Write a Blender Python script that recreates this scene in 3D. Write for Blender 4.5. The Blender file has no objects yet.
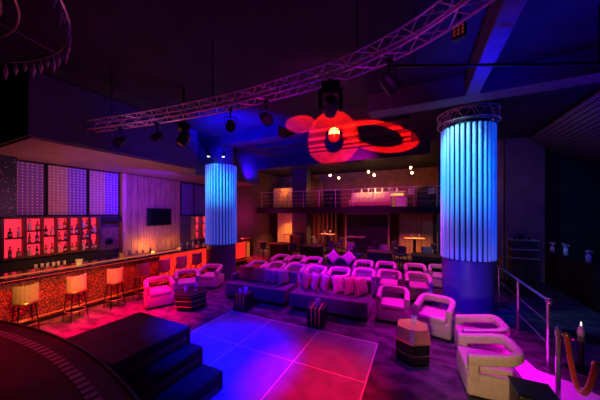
import bpy, bmesh, math, random
from mathutils import Vector, Matrix
random.seed(7)
sc = bpy.context.scene
COL = sc.collection
PI = math.pi
R = math.radians

# ------------------------------------------------------------------ materials
def mat(name, col, rough=.6, metal=0, noise=0, nscale=8, col2=None, bump=0, emis=None, es=0, stretch=(1,1,1), spec=.5, coat=0, sheen=0, ramp=(.38,.62)):
    m = bpy.data.materials.new(name); m.use_nodes = True
    nt = m.node_tree; b = nt.nodes['Principled BSDF']
    b.inputs['Base Color'].default_value = (*col, 1)
    b.inputs['Roughness'].default_value = rough
    b.inputs['Metallic'].default_value = metal
    b.inputs['Specular IOR Level'].default_value = spec
    if coat: b.inputs['Coat Weight'].default_value = coat
    if sheen: b.inputs['Sheen Weight'].default_value = sheen
    if emis:
        b.inputs['Emission Color'].default_value = (*emis, 1); b.inputs['Emission Strength'].default_value = es
    if noise or col2 or bump:
        tc = nt.nodes.new('ShaderNodeTexCoord'); mp = nt.nodes.new('ShaderNodeMapping')
        mp.inputs['Scale'].default_value = stretch
        nt.links.new(tc.outputs['Object'], mp.inputs['Vector'])
        nz = nt.nodes.new('ShaderNodeTexNoise'); nz.inputs['Scale'].default_value = nscale
        nz.inputs['Detail'].default_value = 5
        nt.links.new(mp.outputs['Vector'], nz.inputs['Vector'])
        if col2 or noise:
            rp = nt.nodes.new('ShaderNodeValToRGB')
            c2 = col2 or tuple(min(1, c*(1-noise)) for c in col)
            rp.color_ramp.elements[0].position = ramp[0]; rp.color_ramp.elements[1].position = ramp[1]
            rp.color_ramp.elements[0].color = (*c2, 1); rp.color_ramp.elements[1].color = (*col, 1)
            nt.links.new(nz.outputs['Fac'], rp.inputs['Fac'])
            nt.links.new(rp.outputs['Color'], b.inputs['Base Color'])
        if bump:
            bp = nt.nodes.new('ShaderNodeBump'); bp.inputs['Strength'].default_value = bump; bp.inputs['Distance'].default_value = .02
            nt.links.new(nz.outputs['Fac'], bp.inputs['Height'])
            nt.links.new(bp.outputs['Normal'], b.inputs['Normal'])
    return m

def math_node(nt, op, a, b=None):
    n = nt.nodes.new('ShaderNodeMath'); n.operation = op
    for i, v in enumerate((a, b)):
        if v is None: continue
        if isinstance(v, (int, float)): n.inputs[i].default_value = v
        else: nt.links.new(v, n.inputs[i])
    return n.outputs[0]

def stripe_mat(name, ca, cb, axis, freq, duty=.5, rough=.6, second=None, metal=0):
    """two colours in strips (or dots, with a second axis) along object axes"""
    m = bpy.data.materials.new(name); m.use_nodes = True
    nt = m.node_tree; b = nt.nodes['Principled BSDF']; b.inputs['Roughness'].default_value = rough
    b.inputs['Metallic'].default_value = metal
    tc = nt.nodes.new('ShaderNodeTexCoord'); sx = nt.nodes.new('ShaderNodeSeparateXYZ')
    nt.links.new(tc.outputs['Object'], sx.inputs[0])
    def f(ax, fr):
        return math_node(nt, 'SUBTRACT', math_node(nt, 'FRACT', math_node(nt, 'MULTIPLY', sx.outputs[ax], fr)), .5)
    if second is None:
        fac = math_node(nt, 'LESS_THAN', math_node(nt, 'ABSOLUTE', f(axis, freq)), duty/2)
    else:
        u = f(axis, freq); v = f(second[0], second[1])
        d = math_node(nt, 'ADD', math_node(nt, 'MULTIPLY', u, u), math_node(nt, 'MULTIPLY', v, v))
        fac = math_node(nt, 'LESS_THAN', d, duty*duty/4)
    mx = nt.nodes.new('ShaderNodeMix'); mx.data_type = 'RGBA'
    nt.links.new(fac, mx.inputs['Factor'])
    mx.inputs['A'].default_value = (*ca, 1); mx.inputs['B'].default_value = (*cb, 1)
    nt.links.new(mx.outputs['Result'], b.inputs['Base Color'])
    return m

def emit(name, col, s):
    return mat(name, (.02,.02,.02), .5, emis=col, es=s)

M = dict(
    black=mat('black_paint', (.008,.008,.01), .5, noise=.3),
    blackmetal=mat('black_metal', (.015,.015,.018), .35, .6, noise=.3),
    dark=mat('dark_surface', (.02,.018,.022), .6, noise=.4, spec=.15),
    ceil=mat('ceiling_paint', (.035,.035,.044), .6, noise=.35, nscale=2, bump=.1, spec=.06),
    ceil_beam=mat('beam_paint', (.13,.13,.15), .6, noise=.2, spec=.1),
    wall=mat('wall_paint', (.12,.08,.09), .7, noise=.25, nscale=3, spec=.15),
    rearwall=mat('maroon_wall_paint', (.30,.12,.10), .7, noise=.3, nscale=3),
    greywall=mat('grey_wall_paint', (.22,.19,.19), .8, noise=.2, nscale=2),
    carpet=mat('marbled_carpet', (.125,.10,.12), .9, nscale=3.0, col2=(.045,.035,.05), bump=.3, stretch=(1,1.7,1), spec=.1),
    dance=mat('dance_floor_tile', (.26,.26,.28), .30, noise=.22, nscale=5, spec=.15),
    tileline=mat('pale_floor_inlay', (.75,.7,.68), .35),
    cream=mat('cream_upholstery', (.62,.52,.44), .55, noise=.12, nscale=30, bump=.08),
    tan=mat('tan_upholstery', (.58,.36,.18), .6, noise=.15, nscale=30, bump=.08),
    sofa=mat('dark_velvet', (.075,.065,.11), .7, noise=.3, nscale=20, bump=.1, sheen=.3),
    darksofa=mat('black_velvet', (.035,.03,.045), .7, noise=.3, nscale=20),
    brass=mat('brass', (.85,.55,.22), .3, .9, noise=.1),
    bronze=mat('brushed_bronze_top', (.90,.60,.27), .30, .85, noise=.1, nscale=12, stretch=(1,6,1)),
    steel=mat('steel', (.72,.72,.75), .22, .9, noise=.1),
    railpaint=mat('grey_rail_paint', (.62,.60,.62), .4, .2, noise=.1),
    truss=mat('aluminium_truss', (.75,.74,.76), .35, .7, noise=.1),
    wood=mat('walnut_veneer', (.36,.20,.11), .5, nscale=4, col2=(.20,.105,.055), stretch=(6,6,.6), bump=.05),
    darkwood=mat('dark_stained_wood', (.10,.045,.025), .5, noise=.3, nscale=6, stretch=(6,6,.6)),
    woodsoffit=mat('soffit_veneer', (.26,.15,.10), .5, nscale=3, col2=(.16,.09,.06), stretch=(5,.7,3)),
    woodlight=mat('oak_panel', (.55,.34,.19), .5, nscale=4, col2=(.38,.22,.12), stretch=(6,6,.5)),
    barstone=mat('dark_mosaic_bar_front', (.55,.11,.06), .4, ramp=(.50,.64), nscale=55, col2=(.03,.012,.014), bump=.4),
    bartop=mat('polished_black_counter', (.03,.022,.024), .15, noise=.3, coat=.5),
    redglow=emit('red_backlit_panel', (1,.02,.05), 1.35),
    orangeglow=emit('orange_glow', (1,.17,.03), .5),
    redled=emit('red_led_strip', (1,.05,.03), 2.2),
    amberglow=emit('amber_lit_panel', (1,.42,.12), 1.6),
    warmbulb=emit('warm_bulb', (1,.62,.25), 30),
    lantern=emit('lantern_bulb', (1,.55,.12), 6),
    whitespot=emit('white_lamp_lens', (.75,.8,1), 6),
    purplelens=emit('magenta_lens', (.8,.1,1), 2.0),
    redlens=emit('red_led_lens', (1,.08,.1), .12),
    candle=emit('candle_flame', (1,.75,.45), 5),
    slat=mat('white_translucent_slat', (.62,.72,.80), .5, noise=.05, emis=(0,.10,1), es=.45),
    columnbase=mat('column_base_paint', (.09,.09,.22), .4, noise=.2),
    columncore=mat('column_cladding', (.05,.05,.08), .45, noise=.3),
    tanlit=mat('tan_lit_panel', (.42,.26,.18), .8, noise=.2, nscale=20),  # warm light on the studded panels, put into the base colour
    violettint=mat('violet_panel_tint', (.20,.10,.38), .8, noise=.2, nscale=20),  # purple light on the studded panels as base colour; also colours the lattice
    stud=mat('pale_stud', (.80,.62,.52), .4),
    screen=mat('tv_glass', (.004,.004,.006), .12, spec=.4),
    stage=mat('stage_lino', (.13,.045,.05), .55, noise=.45, nscale=2.2, bump=.05, spec=.15),
    stepblack=mat('step_riser_black', (.012,.012,.016), .5, noise=.3, spec=.15),
    steppanel=mat('step_riser_panel', (.14,.035,.03), .35, noise=.3),
    edgetile=mat('stage_edge_tile', (.55,.30,.26), .5, noise=.2),
    ledge=mat('pale_threshold', (.72,.66,.66), .5, noise=.1),
    rope=mat('red_velvet_rope', (.75,.04,.03), .8, noise=.3, nscale=40, sheen=.5),
    glass=mat('clear_glassware', (.80,.80,.85), .08, spec=.8),
    bottledark=mat('dark_bottle_glass', (.03,.02,.03), .12),
    bottleamber=mat('amber_bottle_glass', (.35,.10,.04), .12),
    bottleclear=mat('clear_bottle_glass', (.72,.62,.60), .12),
    bottleblue=mat('blue_bottle_glass', (.05,.06,.30), .12),
    label=mat('paper_label', (.70,.55,.45), .7, noise=.1),
    cushbrown=mat('rust_cushion_fabric', (.50,.22,.15), .8, noise=.15, nscale=30),
    cushpink=mat('pink_cushion_fabric', (.70,.42,.50), .8, noise=.1, nscale=30),
    cushstripe=stripe_mat('striped_cushion_fabric', (.72,.45,.40), (.30,.16,.20), 0, 14, .45, .8),
    curtain=stripe_mat('gold_brown_striped_curtain', (.22,.10,.06), (.55,.36,.16), 0, 3.2, .35, .8),
    perf=stripe_mat('perforated_ceiling_sheet', (.02,.02,.03), (.30,.30,.40), 0, 10, .5, .5, (1, 10)),
    crystal=mat('smoky_crystal', (.5,.42,.45), .15, noise=.3),
    chandring=mat('chandelier_ring_metal', (.35,.25,.25), .3, .7, noise=.2),
    white=mat('white_lacquer', (.78,.76,.74), .4, noise=.05),
    paper=mat('paper_menu', (.75,.72,.72), .7),
    petal=mat('pale_flowers', (.75,.68,.72), .7, noise=.2, nscale=30),
    cloth=mat('purple_cloth', (.30,.12,.34), .8),
)

# ------------------------------------------------------------------ mesh helper
class MB:
    def __init__(s): s.bm = bmesh.new()
    def _add(s, vs, fs):
        v = [s.bm.verts.new(p) for p in vs]
        for f in fs:
            try: s.bm.faces.new([v[i] for i in f])
            except ValueError: pass
        return v
    def box(s, c, d, rz=0, bev=0, seg=2, mtx=None):
        t = bmesh.new(); bmesh.ops.create_cube(t, size=1)
        bmesh.ops.scale(t, vec=d, verts=t.verts)
        if bev: bmesh.ops.bevel(t, geom=t.edges[:], offset=bev, segments=seg, affect='EDGES', profile=.6)
        mm = Matrix.Translation(c) @ Matrix.Rotation(rz, 4, 'Z')
        if mtx is not None: mm = Matrix.Translation(c) @ mtx
        bmesh.ops.transform(t, matrix=mm, verts=t.verts)
        s.merge(t); return s
    def merge(s, t):
        me = bpy.data.meshes.new('tmp'); t.to_mesh(me); t.free(); s.bm.from_mesh(me); bpy.data.meshes.remove(me)
    def tube(s, pts, r, seg=8, cap=True):
        pts = [Vector(p) for p in pts]; n = len(pts); vs = []; fs = []
        rs = r if isinstance(r, (list, tuple)) else [r]*n
        up = None
        for i, p in enumerate(pts):
            d = (pts[min(i+1, n-1)] - pts[max(i-1, 0)]).normalized()
            if up is None:
                up = Vector((0,0,1)) if abs(d.z) < .9 else Vector((1,0,0))
            u = d.cross(up).normalized(); w = u.cross(d).normalized(); up = w
            for k in range(seg):
                a = 2*PI*k/seg; vs.append(p + (u*math.cos(a) + w*math.sin(a))*rs[i])
        for i in range(n-1):
            for k in range(seg):
                k2 = (k+1) % seg
                fs.append((i*seg+k, i*seg+k2, (i+1)*seg+k2, (i+1)*seg+k))
        if cap: fs.append(tuple(range(seg))[::-1]); fs.append(tuple((n-1)*seg+k for k in range(seg)))
        s._add(vs, fs); return s
    def lathe(s, prof, c=(0,0,0), seg=20, mtx=None, a0=0, a1=2*PI):
        full = abs(a1-a0-2*PI) < 1e-6
        cnt = seg if full else seg+1
        vs = []; fs = []
        for (r, z) in prof:
            for k in range(cnt):
                a = a0 + (a1-a0)*k/seg
                p = Vector((r*math.cos(a), r*math.sin(a), z))
                if mtx is not None: p = mtx @ p
                vs.append(p + Vector(c))
        for i in range(len(prof)-1):
            for k in range(seg):
                k2 = (k+1) % cnt
                fs.append((i*cnt+k, i*cnt+k2, (i+1)*cnt+k2, (i+1)*cnt+k))
        if full:
            if prof[0][0] > 1e-6: fs.append(tuple(range(cnt))[::-1])
            if prof[-1][0] > 1e-6: fs.append(tuple((len(prof)-1)*cnt+k for k in range(cnt)))
        s._add(vs, fs); return s
    def sphere(s, c, r, u=12, v=8, sc3=(1,1,1)):
        t = bmesh.new(); bmesh.ops.create_uvsphere(t, u_segments=u, v_segments=v, radius=r)
        bmesh.ops.transform(t, matrix=Matrix.Translation(c) @ Matrix.Diagonal((*sc3, 1)), verts=t.verts)
        s.merge(t); return s
    def prism(s, poly, z0, z1):
        n = len(poly)
        vs = [(x, y, z0) for x, y in poly] + [(x, y, z1) for x, y in poly]
        fs = [tuple(range(n))[::-1], tuple(range(n, 2*n))] + [(i, (i+1) % n, n+(i+1) % n, n+i) for i in range(n)]
        s._add(vs, fs); return s
    def sweep(s, path, prof, zoff=None):
        """path: (x,y) list; prof: (n,z) closed loop, n along the left normal; zoff: per-point height shift"""
        n = len(path); m = len(prof); vs = []; fs = []
        for i, p in enumerate(path):
            a = Vector(path[max(i-1, 0)]); b = Vector(path[min(i+1, n-1)]); d = (b-a).normalized()
            nn = Vector((-d.y, d.x)); dz = zoff[i] if zoff else 0
            for (u, z) in prof: vs.append((p[0]+nn.x*u, p[1]+nn.y*u, z+dz))
        for i in range(n-1):
            for k in range(m):
                k2 = (k+1) % m
                fs.append((i*m+k, i*m+k2, (i+1)*m+k2, (i+1)*m+k))
        fs.append(tuple(range(m))[::-1]); fs.append(tuple((n-1)*m+k for k in range(m)))
        s._add(vs, fs); return s
    def move(s, mtx):
        bmesh.ops.transform(s.bm, matrix=mtx, verts=s.bm.verts); return s
    def build(s, name, m, parent=None, loc=(0,0,0), rz=0, smooth=False):
        bmesh.ops.recalc_face_normals(s.bm, faces=s.bm.faces)
        me = bpy.data.meshes.new(name); s.bm.to_mesh(me); s.bm.free()
        me.materials.append(M[m] if isinstance(m, str) else m)
        if smooth:
            for p in me.polygons: p.use_smooth = True
            try: me.set_sharp_from_angle(angle=R(40))
            except Exception: pass
        o = bpy.data.objects.new(name, me); COL.objects.link(o)
        o.location = loc; o.rotation_euler = (0,0,rz)
        if parent: o.parent = parent
        return o

def rrect(w, h, r, n=4, cx=0, cz=0):
    out = []
    for (sx, sy, a0) in ((1,1,0), (-1,1,90), (-1,-1,180), (1,-1,270)):
        for k in range(n+1):
            a = R(a0 + 90*k/n)
            out.append((cx + sx*(w/2-r) + r*math.cos(a), cz + sy*(h/2-r) + r*math.sin(a)))
    return out

def tag(o, label=None, cat=None, group=None, kind=None):
    if label: o['label'] = label
    if cat: o['category'] = cat
    if group: o['group'] = group
    if kind: o['kind'] = kind
    return o
def thing(name, loc, label, cat, group=None, rz=0):
    o = bpy.data.objects.new(name, None); COL.objects.link(o); o.empty_display_size = .1
    o.location = loc; o.rotation_euler = (0,0,rz)
    return tag(o, label, cat, group)
def struct(o): o['kind'] = 'structure'; return o
def copy_tree(o, parent=None):
    c = o.copy(); COL.objects.link(c)
    if parent: c.parent = parent
    for ch in list(o.children): copy_tree(ch, c)
    return c
def place(proto, used, loc, rz, label, group=None):
    o = copy_tree(proto) if proto.name in used else proto
    used.add(proto.name)
    o.location = loc; o.rotation_euler = (0,0,rz); o['label'] = label
    if group: o['group'] = group
    return o
USED = set()
ORD = ['first','second','third','fourth','fifth','sixth','seventh','eighth','ninth','tenth','eleventh','twelfth']

# ------------------------------------------------------------------ room shell
struct(MB().box((-1.6,6.5,-.1), (15.6,20,.2)).build('floor', 'carpet'))
struct(MB().box((-1.6,6.5,5.1), (15.6,20,.2)).build('ceiling', 'ceil'))
struct(MB().box((-9.4,6.5,2.5), (.16,20,5)).build('wall_left', 'wall'))
struct(MB().box((-1.6,16.1,2.5), (15.6,.2,5)).build('wall_back', 'rearwall'))
struct(MB().box((6.2,6.5,2.5), (.16,20,5)).build('wall_right', 'dark'))
# grey wall at the right rear
struct(MB().box((3.32,11.1,2.5), (1.06,.2,5)).build('wall_right_rear', 'greywall'))
struct(MB().box((5.0,11.3,2.5), (2.3,.2,5)).build('wall_right_recess', 'dark'))
struct(MB().box((2.5,11.1,2.5), (.5,.16,5)).build('trim_right_rear', 'woodlight'))
# ceiling beams
struct(MB().box((1.2,5.75,4.80), (4.4,.42,.40), bev=.01).build('ceiling_beam_cross', 'ceil_beam'))
struct(MB().box((.92,3.6,4.8), (.22,3.88,.4), bev=.01).build('ceiling_beam_long', 'ceil_beam'))
struct(MB().box((-4.4,10.2,4.75), (9.6,.5,.5), bev=.01).build('ceiling_beam_rear', 'ceil'))
struct(MB().box((-5.4,6.6,4.85), (3.2,.45,.3), bev=.01).build('ceiling_beam_side', 'ceil'))
for k, y in enumerate((7.2,8.0,8.8,9.4,11.2,12.2)):
    struct(MB().box((-3.0,y,4.955), (5.6,.07,.10)).build('ceiling_rib', 'ceil'))
# curved perforated ceiling, right
mb = MB(); vs = []; fs = []; N = 14
for i in range(N+1):
    a = R(5 + 75*i/N)
    for yy in (4.0, 14.5): vs.append((3.4+2.7*(1-math.cos(a))*1.02, yy, 4.95-1.75*math.sin(a)**2*.62))
for i in range(N): fs.append((2*i, 2*i+1, 2*i+3, 2*i+2))
mb._add(vs, fs)
o = mb.build('ceiling_perforated_right', 'perf', smooth=True); struct(o)
sm = o.modifiers.new('thick', 'SOLIDIFY'); sm.thickness = .03
# wooden soffit above the bar
struct(MB().prism([(-9.32,1.9),(-6.38,1.9),(-6.38,5.6),(-7.25,6.3),(-7.25,10.1),(-9.32,10.1)],3.75,4.99).build('trim_bar_soffit', 'woodsoffit'))
struct(MB().prism([(-9.32,1.86),(-6.34,1.86),(-6.34,5.62),(-7.21,6.32),(-7.21,10.14),(-7.25,10.14),(-7.25,6.30),(-6.38,5.60),(-6.38,1.9),(-9.32,1.9)],3.79,4.995).build('trim_soffit_fascia', 'ceil_beam'))

# ------------------------------------------------------------------ dance floor
t = thing('dance_floor', (-2.92,2.35,0), 'square tiled dance floor lit blue at its left and red at its right', 'dance floor')
S = 1.13
mb = MB()
for i in range(3):
    for j in range(4):
        mb.box((-1.695+S/2+.008+S*i+.56, 2.25-S/2-S*j, .012), (S-.018, S-.018, .024), bev=.003, seg=1)
mb.build('tiles', 'dance', t)
mb = MB()
for i in range(4): mb.box((-1.695+.568+S*i, 2.25-S*2, .011), (.018, 4*S+.02, .024))
for j in range(5): mb.box((-1.695+.568+S*1.5, 2.25-S*j, .0105), (3*S+.02, .018, .024))
mb.build('inlay_lines', 'tileline', t)

# ------------------------------------------------------------------ stage and its steps, foreground left
t = thing('stage_platform', (-4.2,-.5,0), 'dark maroon curved stage platform filling the bottom left corner', 'stage')
CX, CY, RR = -3.95+4.2, -6.5+.5, 8.0
arc = [(CX+RR*math.sin(R(a)), CY+RR*math.cos(R(a))) for a in [-24+48*k/28 for k in range(29)]]
arc = [p for p in arc]
poly = [(arc[0][0], -2.2)] + arc + [(arc[-1][0], -2.2)]
poly = poly[::-1]
MB().prism(poly, 0, .76).build('body', 'stepblack', t)
MB().prism(poly, .76, .80).build('deck', 'stage', t)
mb = MB()
pth = [(CX+(RR-.02)*math.sin(R(a)), CY+(RR-.02)*math.cos(R(a))) for a in [-24+48*k/28 for k in range(29)]]
mb.sweep(pth, rrect(.03,.03,.006,2,0,.80)); mb.build('edge_trim', 'blackmetal', t)
mb = MB()
for k in range(34):
    a = -11 + k*.82
    mb.box((CX+(RR-.24)*math.sin(R(a)), CY+(RR-.24)*math.cos(R(a)), .803), (.07,.09,.008), rz=-R(a))
mb.build('edge_tiles', 'edgetile', t)
t = thing('stage_steps', (-3.6,1.9,0), 'three black steps with dark red riser panels down to the dance floor', 'steps')
X0 = [(-4.2,-3.0,.72), (-4.2,-2.75,.48), (-4.2,-2.38,.24)]
prev = None
for k, (xa, xb, z) in enumerate(X0):
    x0 = xa if k == 0 else X0[k-1][1]-.0
    st = MB().box(((x0+xb)/2+3.6, 2.03-1.9, z/2), (xb-x0, 1.02, z), bev=.008, seg=1).build('step', 'stepblack', t)
    MB().box(((x0+xb)/2+3.6, 2.03-1.9, z+.004), (xb-x0-.02, 1.01, .012)).build('tread', 'stage' if k == 0 else 'stepblack', st)
    MB().box((xb+3.6+.004, 2.03-1.9, z-.165), (.012, .85, .09)).build('riser_panel', 'steppanel', st)

# ------------------------------------------------------------------ bar
t = thing('bar_counter', (-7.5,5.4,0), 'long black topped bar counter with red mosaic front along the left wall', 'bar counter')
MB().box((-.17,0,.56), (.5,8.2,1.0), bev=.01).build('front_panel', 'barstone', t)
MB().box((-.14,0,.04), (.46,8.2,.08)).build('plinth', 'black', t)
MB().box((-.02,0,1.075), (.70,8.3,.06), bev=.012).build('worktop', 'bartop', t)
MB().box((.10,-1.9,1.106), (.17,4.4,.006)).build('glow_strip', 'orangeglow', t)  # glowing inlay painted in for the orange reflection on the worktop
MB().box((.20,0,1.03), (.02,8.2,.02)).build('front_light_strip', 'redled', t)
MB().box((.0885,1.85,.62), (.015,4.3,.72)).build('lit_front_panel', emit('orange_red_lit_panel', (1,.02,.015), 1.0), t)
MB().box((.10,4.13,.60), (.25,.03,.7)).build('end_panel', 'orangeglow', t)
mb = MB().tube([(.30,-4.1,.2),(.30,4.1,.2)], .02)
for k in range(6): mb.tube([(.30,-3.9+k*1.56,.2),(.05,-3.9+k*1.56,.2)], .012)
mb.build('foot_rail', 'brass', t)
t = thing('back_bar_counter', (-8.95,3.25,0), 'dark back counter beneath the lit bottle shelves', 'counter')
MB().box((0,0,.46), (.55,3.24,.92), bev=.01).build('cabinet', 'dark', t)
MB().box((.01,0,.94), (.60,3.26,.05), bev=.01).build('worktop', 'bartop', t)
MB().box((-.25,0,1.06), (.06,3.24,.20)).build('backsplash', 'black', t)

# bottle kinds
def bottle_mesh(kind):
    if kind == 0: prof = [(.001,0),(.036,0),(.038,.01),(.038,.15),(.030,.18),(.013,.21),(.012,.27),(.015,.272),(.015,.28),(.001,.28)]
    elif kind == 1: prof = [(.001,0),(.042,0),(.045,.01),(.045,.11),(.036,.14),(.014,.165),(.013,.21),(.017,.212),(.017,.235),(.001,.235)]
    else: prof = [(.001,0),(.03,0),(.031,.01),(.031,.14),(.012,.20),(.011,.25),(.001,.25)]
    return prof
BOT = {}
def bottle(kind, col, loc, label, group):
    key = (kind, col)
    if key not in BOT:
        t = thing('bottle', loc, label, 'bottle', group)
        MB().lathe(bottle_mesh(kind), seg=12).build('glass_body', col, t, smooth=True)
        r = (.0385,.0455,.0315)[kind]
        MB().lathe([(r,.04),(r+.001,.045),(r+.001,.10),(r,.105)], seg=12).build('paper_label', 'label', t, smooth=True)
        h = (.28,.235,.25)[kind]
        MB().lathe([(.001,h-.03),(.0175,h-.03),(.0175,h+.005),(.001,h+.005)], seg=10).build('cap', 'black', t)
        BOT[key] = t
        return t
    o = copy_tree(BOT[key]); o.location = loc; tag(o, label, 'bottle', group); return o

BAYS = [(2.32,2.575,2),(2.665,2.915,3),(2.985,3.205,2),(3.265,3.475,3),(3.55,3.73,2),(3.82,3.985,3),(4.05,4.19,2)]
ZB, ZT = 1.25, 2.22
t = thing('bottle_shelf', (-9.30,3.25,1.2), 'wide wooden wall shelf of red backlit bottle compartments behind the bar', 'shelf')
MB().box((.0,0,.535), (.03,2.0,1.07)).build('back_board', 'black', t)
MB().box((.10,0,1.045), (.20,2.06,.05)).build('top_board', 'darkwood', t)
MB().box((.10,0,.025), (.20,2.06,.05)).build('bottom_board', 'darkwood', t)
edges = [2.23] + [ (BAYS[i][1]+BAYS[i+1][0])/2 for i in range(6)] + [4.25]
widths = [.09] + [BAYS[i+1][0]-BAYS[i][1] for i in range(6)] + [.10]
for e, w in zip(edges, widths):
    MB().box((.10, e-3.25, .535), (.18, max(w-.03,.035), .97)).build('divider', 'darkwood', t)
nth = ['first','second','third','fourth','fifth','sixth','seventh']
cols = ['bottleamber','bottleclear','bottledark','bottleclear','bottleblue','bottleamber']
shelf_z = []
rnd = random.Random(3)
for bi, (y0, y1, n) in enumerate(BAYS):
    MB().box((.025, (y0+y1)/2-3.25, .535), (.02, y1-y0+.06, .97)).build('backlit_panel', 'redglow', t)
    h = (ZT-ZB)/n
    for k in range(n):
        zb = ZB + h*k
        if k > 0:
            MB().box((.10, (y0+y1)/2-3.25, zb-1.2), (.17, y1-y0+.03, .036)).build('shelf_board', 'dark', t)
        nb = 2 if (y1-y0) > .17 else 2
        lev = {2: ['lower','upper'], 3: ['bottom','middle','top']}[n][k]
        ws = (y1-y0)
        if h < .36 and rnd.random() < .35: nb = 1
        for q in range(nb):
            yy = y0 + ws*((.22, .78)[q] if nb == 2 else .5)
            c = cols[(bi*3+k*2+q*5) % 6] if not (bi == 4 and k == 1) else 'bottleblue'
            side = ('left','right')[q] if nb == 2 else 'only'
            cn = {'bottleamber':'amber','bottleclear':'pale','bottledark':'dark','bottleblue':'blue'}[c]
            bottle((bi+k+q) % 3, c, (-9.30+.115+rnd.uniform(-.02,.02), yy, zb+.0185 if k else zb+.0005),
                   f'{cn} bottle, {side} one in the {lev} compartment of the {nth[bi]} shelf bay from the left', 'bottles on the lit bar shelf')

# second small bottle shelf nearer the column
t = thing('bottle_shelf', (-9.30,8.3,1.15), 'small red backlit bottle shelf beside the left blue column', 'shelf')
MB().box((.0,0,.53), (.03,.86,1.06)).build('back_board', 'black', t)
MB().box((.02,0,.53), (.02,.80,1.0)).build('backlit_panel', 'redglow', t)
for z in (.02,.35,.69,1.04): MB().box((.15,0,z), (.28,.86,.025)).build('shelf_board', 'wood', t)
for y in (-.42,0,.42): MB().box((.15,y,.53), (.28,.03,1.04)).build('divider', 'wood', t)
for k, z in enumerate((.0335,.3635,.7035)):
    for q, y in enumerate((-.29,-.13,.13,.29)):
        bottle((k+q) % 2+1, cols[(k*2+q) % 4], (-9.30+.14,8.3+y,1.15+z),
               f'small bottle, {nth[q]} from the left on the {["bottom","middle","top"][k]} row of the far bar shelf', 'bottles on the small far shelf')

# studded panels above the shelf: warm light painted tan at left, purple light painted violet at right
for (y0, y1, ym, lab) in ((2.47,3.02,2.52,'mostly violet lit studded wall panel, leftmost above the bottle shelves'),
                          (3.08,3.98,3.53,'tan and violet lit studded wall panel in the middle above the bottle shelves'),
                          (4.03,4.88,4.48,'pinkish tan and violet lit studded wall panel, right of three above the shelves')):
    c = (y0+y1)/2
    t = thing('studded_panel', (-9.28,c,2.30), lab, 'wall panel', 'studded panels above the bar shelves')
    H = 1.42
    MB().box((0,(y0+ym)/2-c,H/2), (.05,ym-y0,H)).build('tan_lit_field', 'tanlit', t)
    MB().box((0,(ym+y1)/2-c,H/2), (.05,y1-ym,H)).build('violet_lit_field', 'violettint', t)
    fr = MB()
    for yy in (y0, y1): fr.box((.01,yy-c,H/2), (.07,.03,H+.03))
    for zz in (0, H): fr.box((.01,0,zz), (.07,y1-y0,.03))
    fr.build('frame', 'dark', t)
    st = MB(); ny = int((y1-y0)/.085); nz = 17
    for i in range(ny):
        for j in range(nz):
            yy = y0+.045+i*(y1-y0-.09)/max(1,ny-1)-c; zz = .05+j*(H-.1)/(nz-1)
            st.box((.028,yy,zz), (.014,.028,.028))
    o = st.build('studs', 'stud', t); o['kind'] = 'stuff'
# dark sequin screen at the far left
t = thing('sequin_screen', (-8.9,2.05,2.28), 'dark speckled sequin screen hanging at the left edge above the bar', 'screen')
MB().box((0,0,.72), (.05,.72,1.44)).build('backing', 'black', t)
MB().tube([(0,-.36,1.45),(0,.36,1.45)], .02).build('rail', 'blackmetal', t)
mb = MB(); rr = random.Random(5)
for i in range(110):
    mb.box((.03,rr.uniform(-.34,.34),rr.uniform(.03,1.4)), (.006,.012,.012), mtx=Matrix.Rotation(rr.uniform(-.6,.6),4,'Z') @ Matrix.Rotation(rr.uniform(-.6,.6),4,'Y'))
o = mb.build('sequins', 'stud', t); o['kind'] = 'stuff'
for y in (-.3,.3): MB().tube([(0,y,1.45),(0,y,1.47+.0)], .01).build('bracket', 'blackmetal', t)

# walnut wall cladding right of the shelf
t = thing('timber_cladding', (-9.28,6.18,0), 'tall walnut wall cladding with an orange glow low down behind the bar', 'wall panel')
mb = MB()
for k in range(10): mb.box((0,-1.0+k*.222,1.87), (.06,.214,3.72), bev=.006, seg=1)
mb.build('boards', 'wood', t)
t = thing('timber_post', (-9.2,4.98,0), 'brown timber post between the studded panels and the television wall', 'post')
MB().box((0,0,1.87), (.2,.13,3.74), bev=.012).build('shaft', 'woodlight', t)
MB().box((0,0,.05), (.23,.16,.1)).build('base', 'wood', t)
t = thing('television', (-9.2,6.32,1.86), 'flat black television on the purple lit timber wall', 'television')
MB().box((.0,0,.345), (.05,1.0,.68), bev=.008).build('case', 'black', t)
MB().box((.027,0,.35), (.006,.95,.62)).build('screen', 'screen', t)
MB().box((-.035,0,.34), (.03,.3,.3)).build('wall_bracket', 'blackmetal', t)
t = thing('wall_shelf', (-9.22,4.6,2.15), 'short dark box shelf beneath the right studded panel', 'shelf')
MB().box((0,0,0), (.22,.62,.16), bev=.01).build('box', 'dark', t)
t = thing('round_speaker', (-9.28,4.60,1.43), 'small black round speaker on the timber wall beside the bottle shelf', 'speaker')
ry = Matrix.Rotation(PI/2,4,'Y')
MB().box((-.02,0,0), (.04,.62,.9)).build('mounting_board', 'wood', t)
MB().lathe([(.001,.045),(.09,.045),(.115,.03),(.12,0),(.001,0)], (0,0,0), 20, ry).build('housing', 'black', t, smooth=True)
MB().lathe([(.001,.05),(.07,.05),(.075,.046),(.001,.046)], (0,0,0), 20, ry).build('cone', 'blackmetal', t, smooth=True)
t = thing('lattice_screen', (-9.28,8.0,2.25), 'dark purple lattice screen above the small far bottle shelf', 'screen')
mb = MB()
for y in (-.66,0,.66): mb.box((0,y,.7), (.06,.05,1.45))
for z in (0,1.42): mb.box((0,0,z), (.06,1.37,.05))
mb.build('frame', 'dark', t)
mb = MB()
for k in range(14): mb.box((.005,-.6+k*.0923,.7), (.02,.018,1.4))
for k in range(15): mb.box((.005,0,.05+k*.0935), (.016,1.3,.018))
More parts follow.
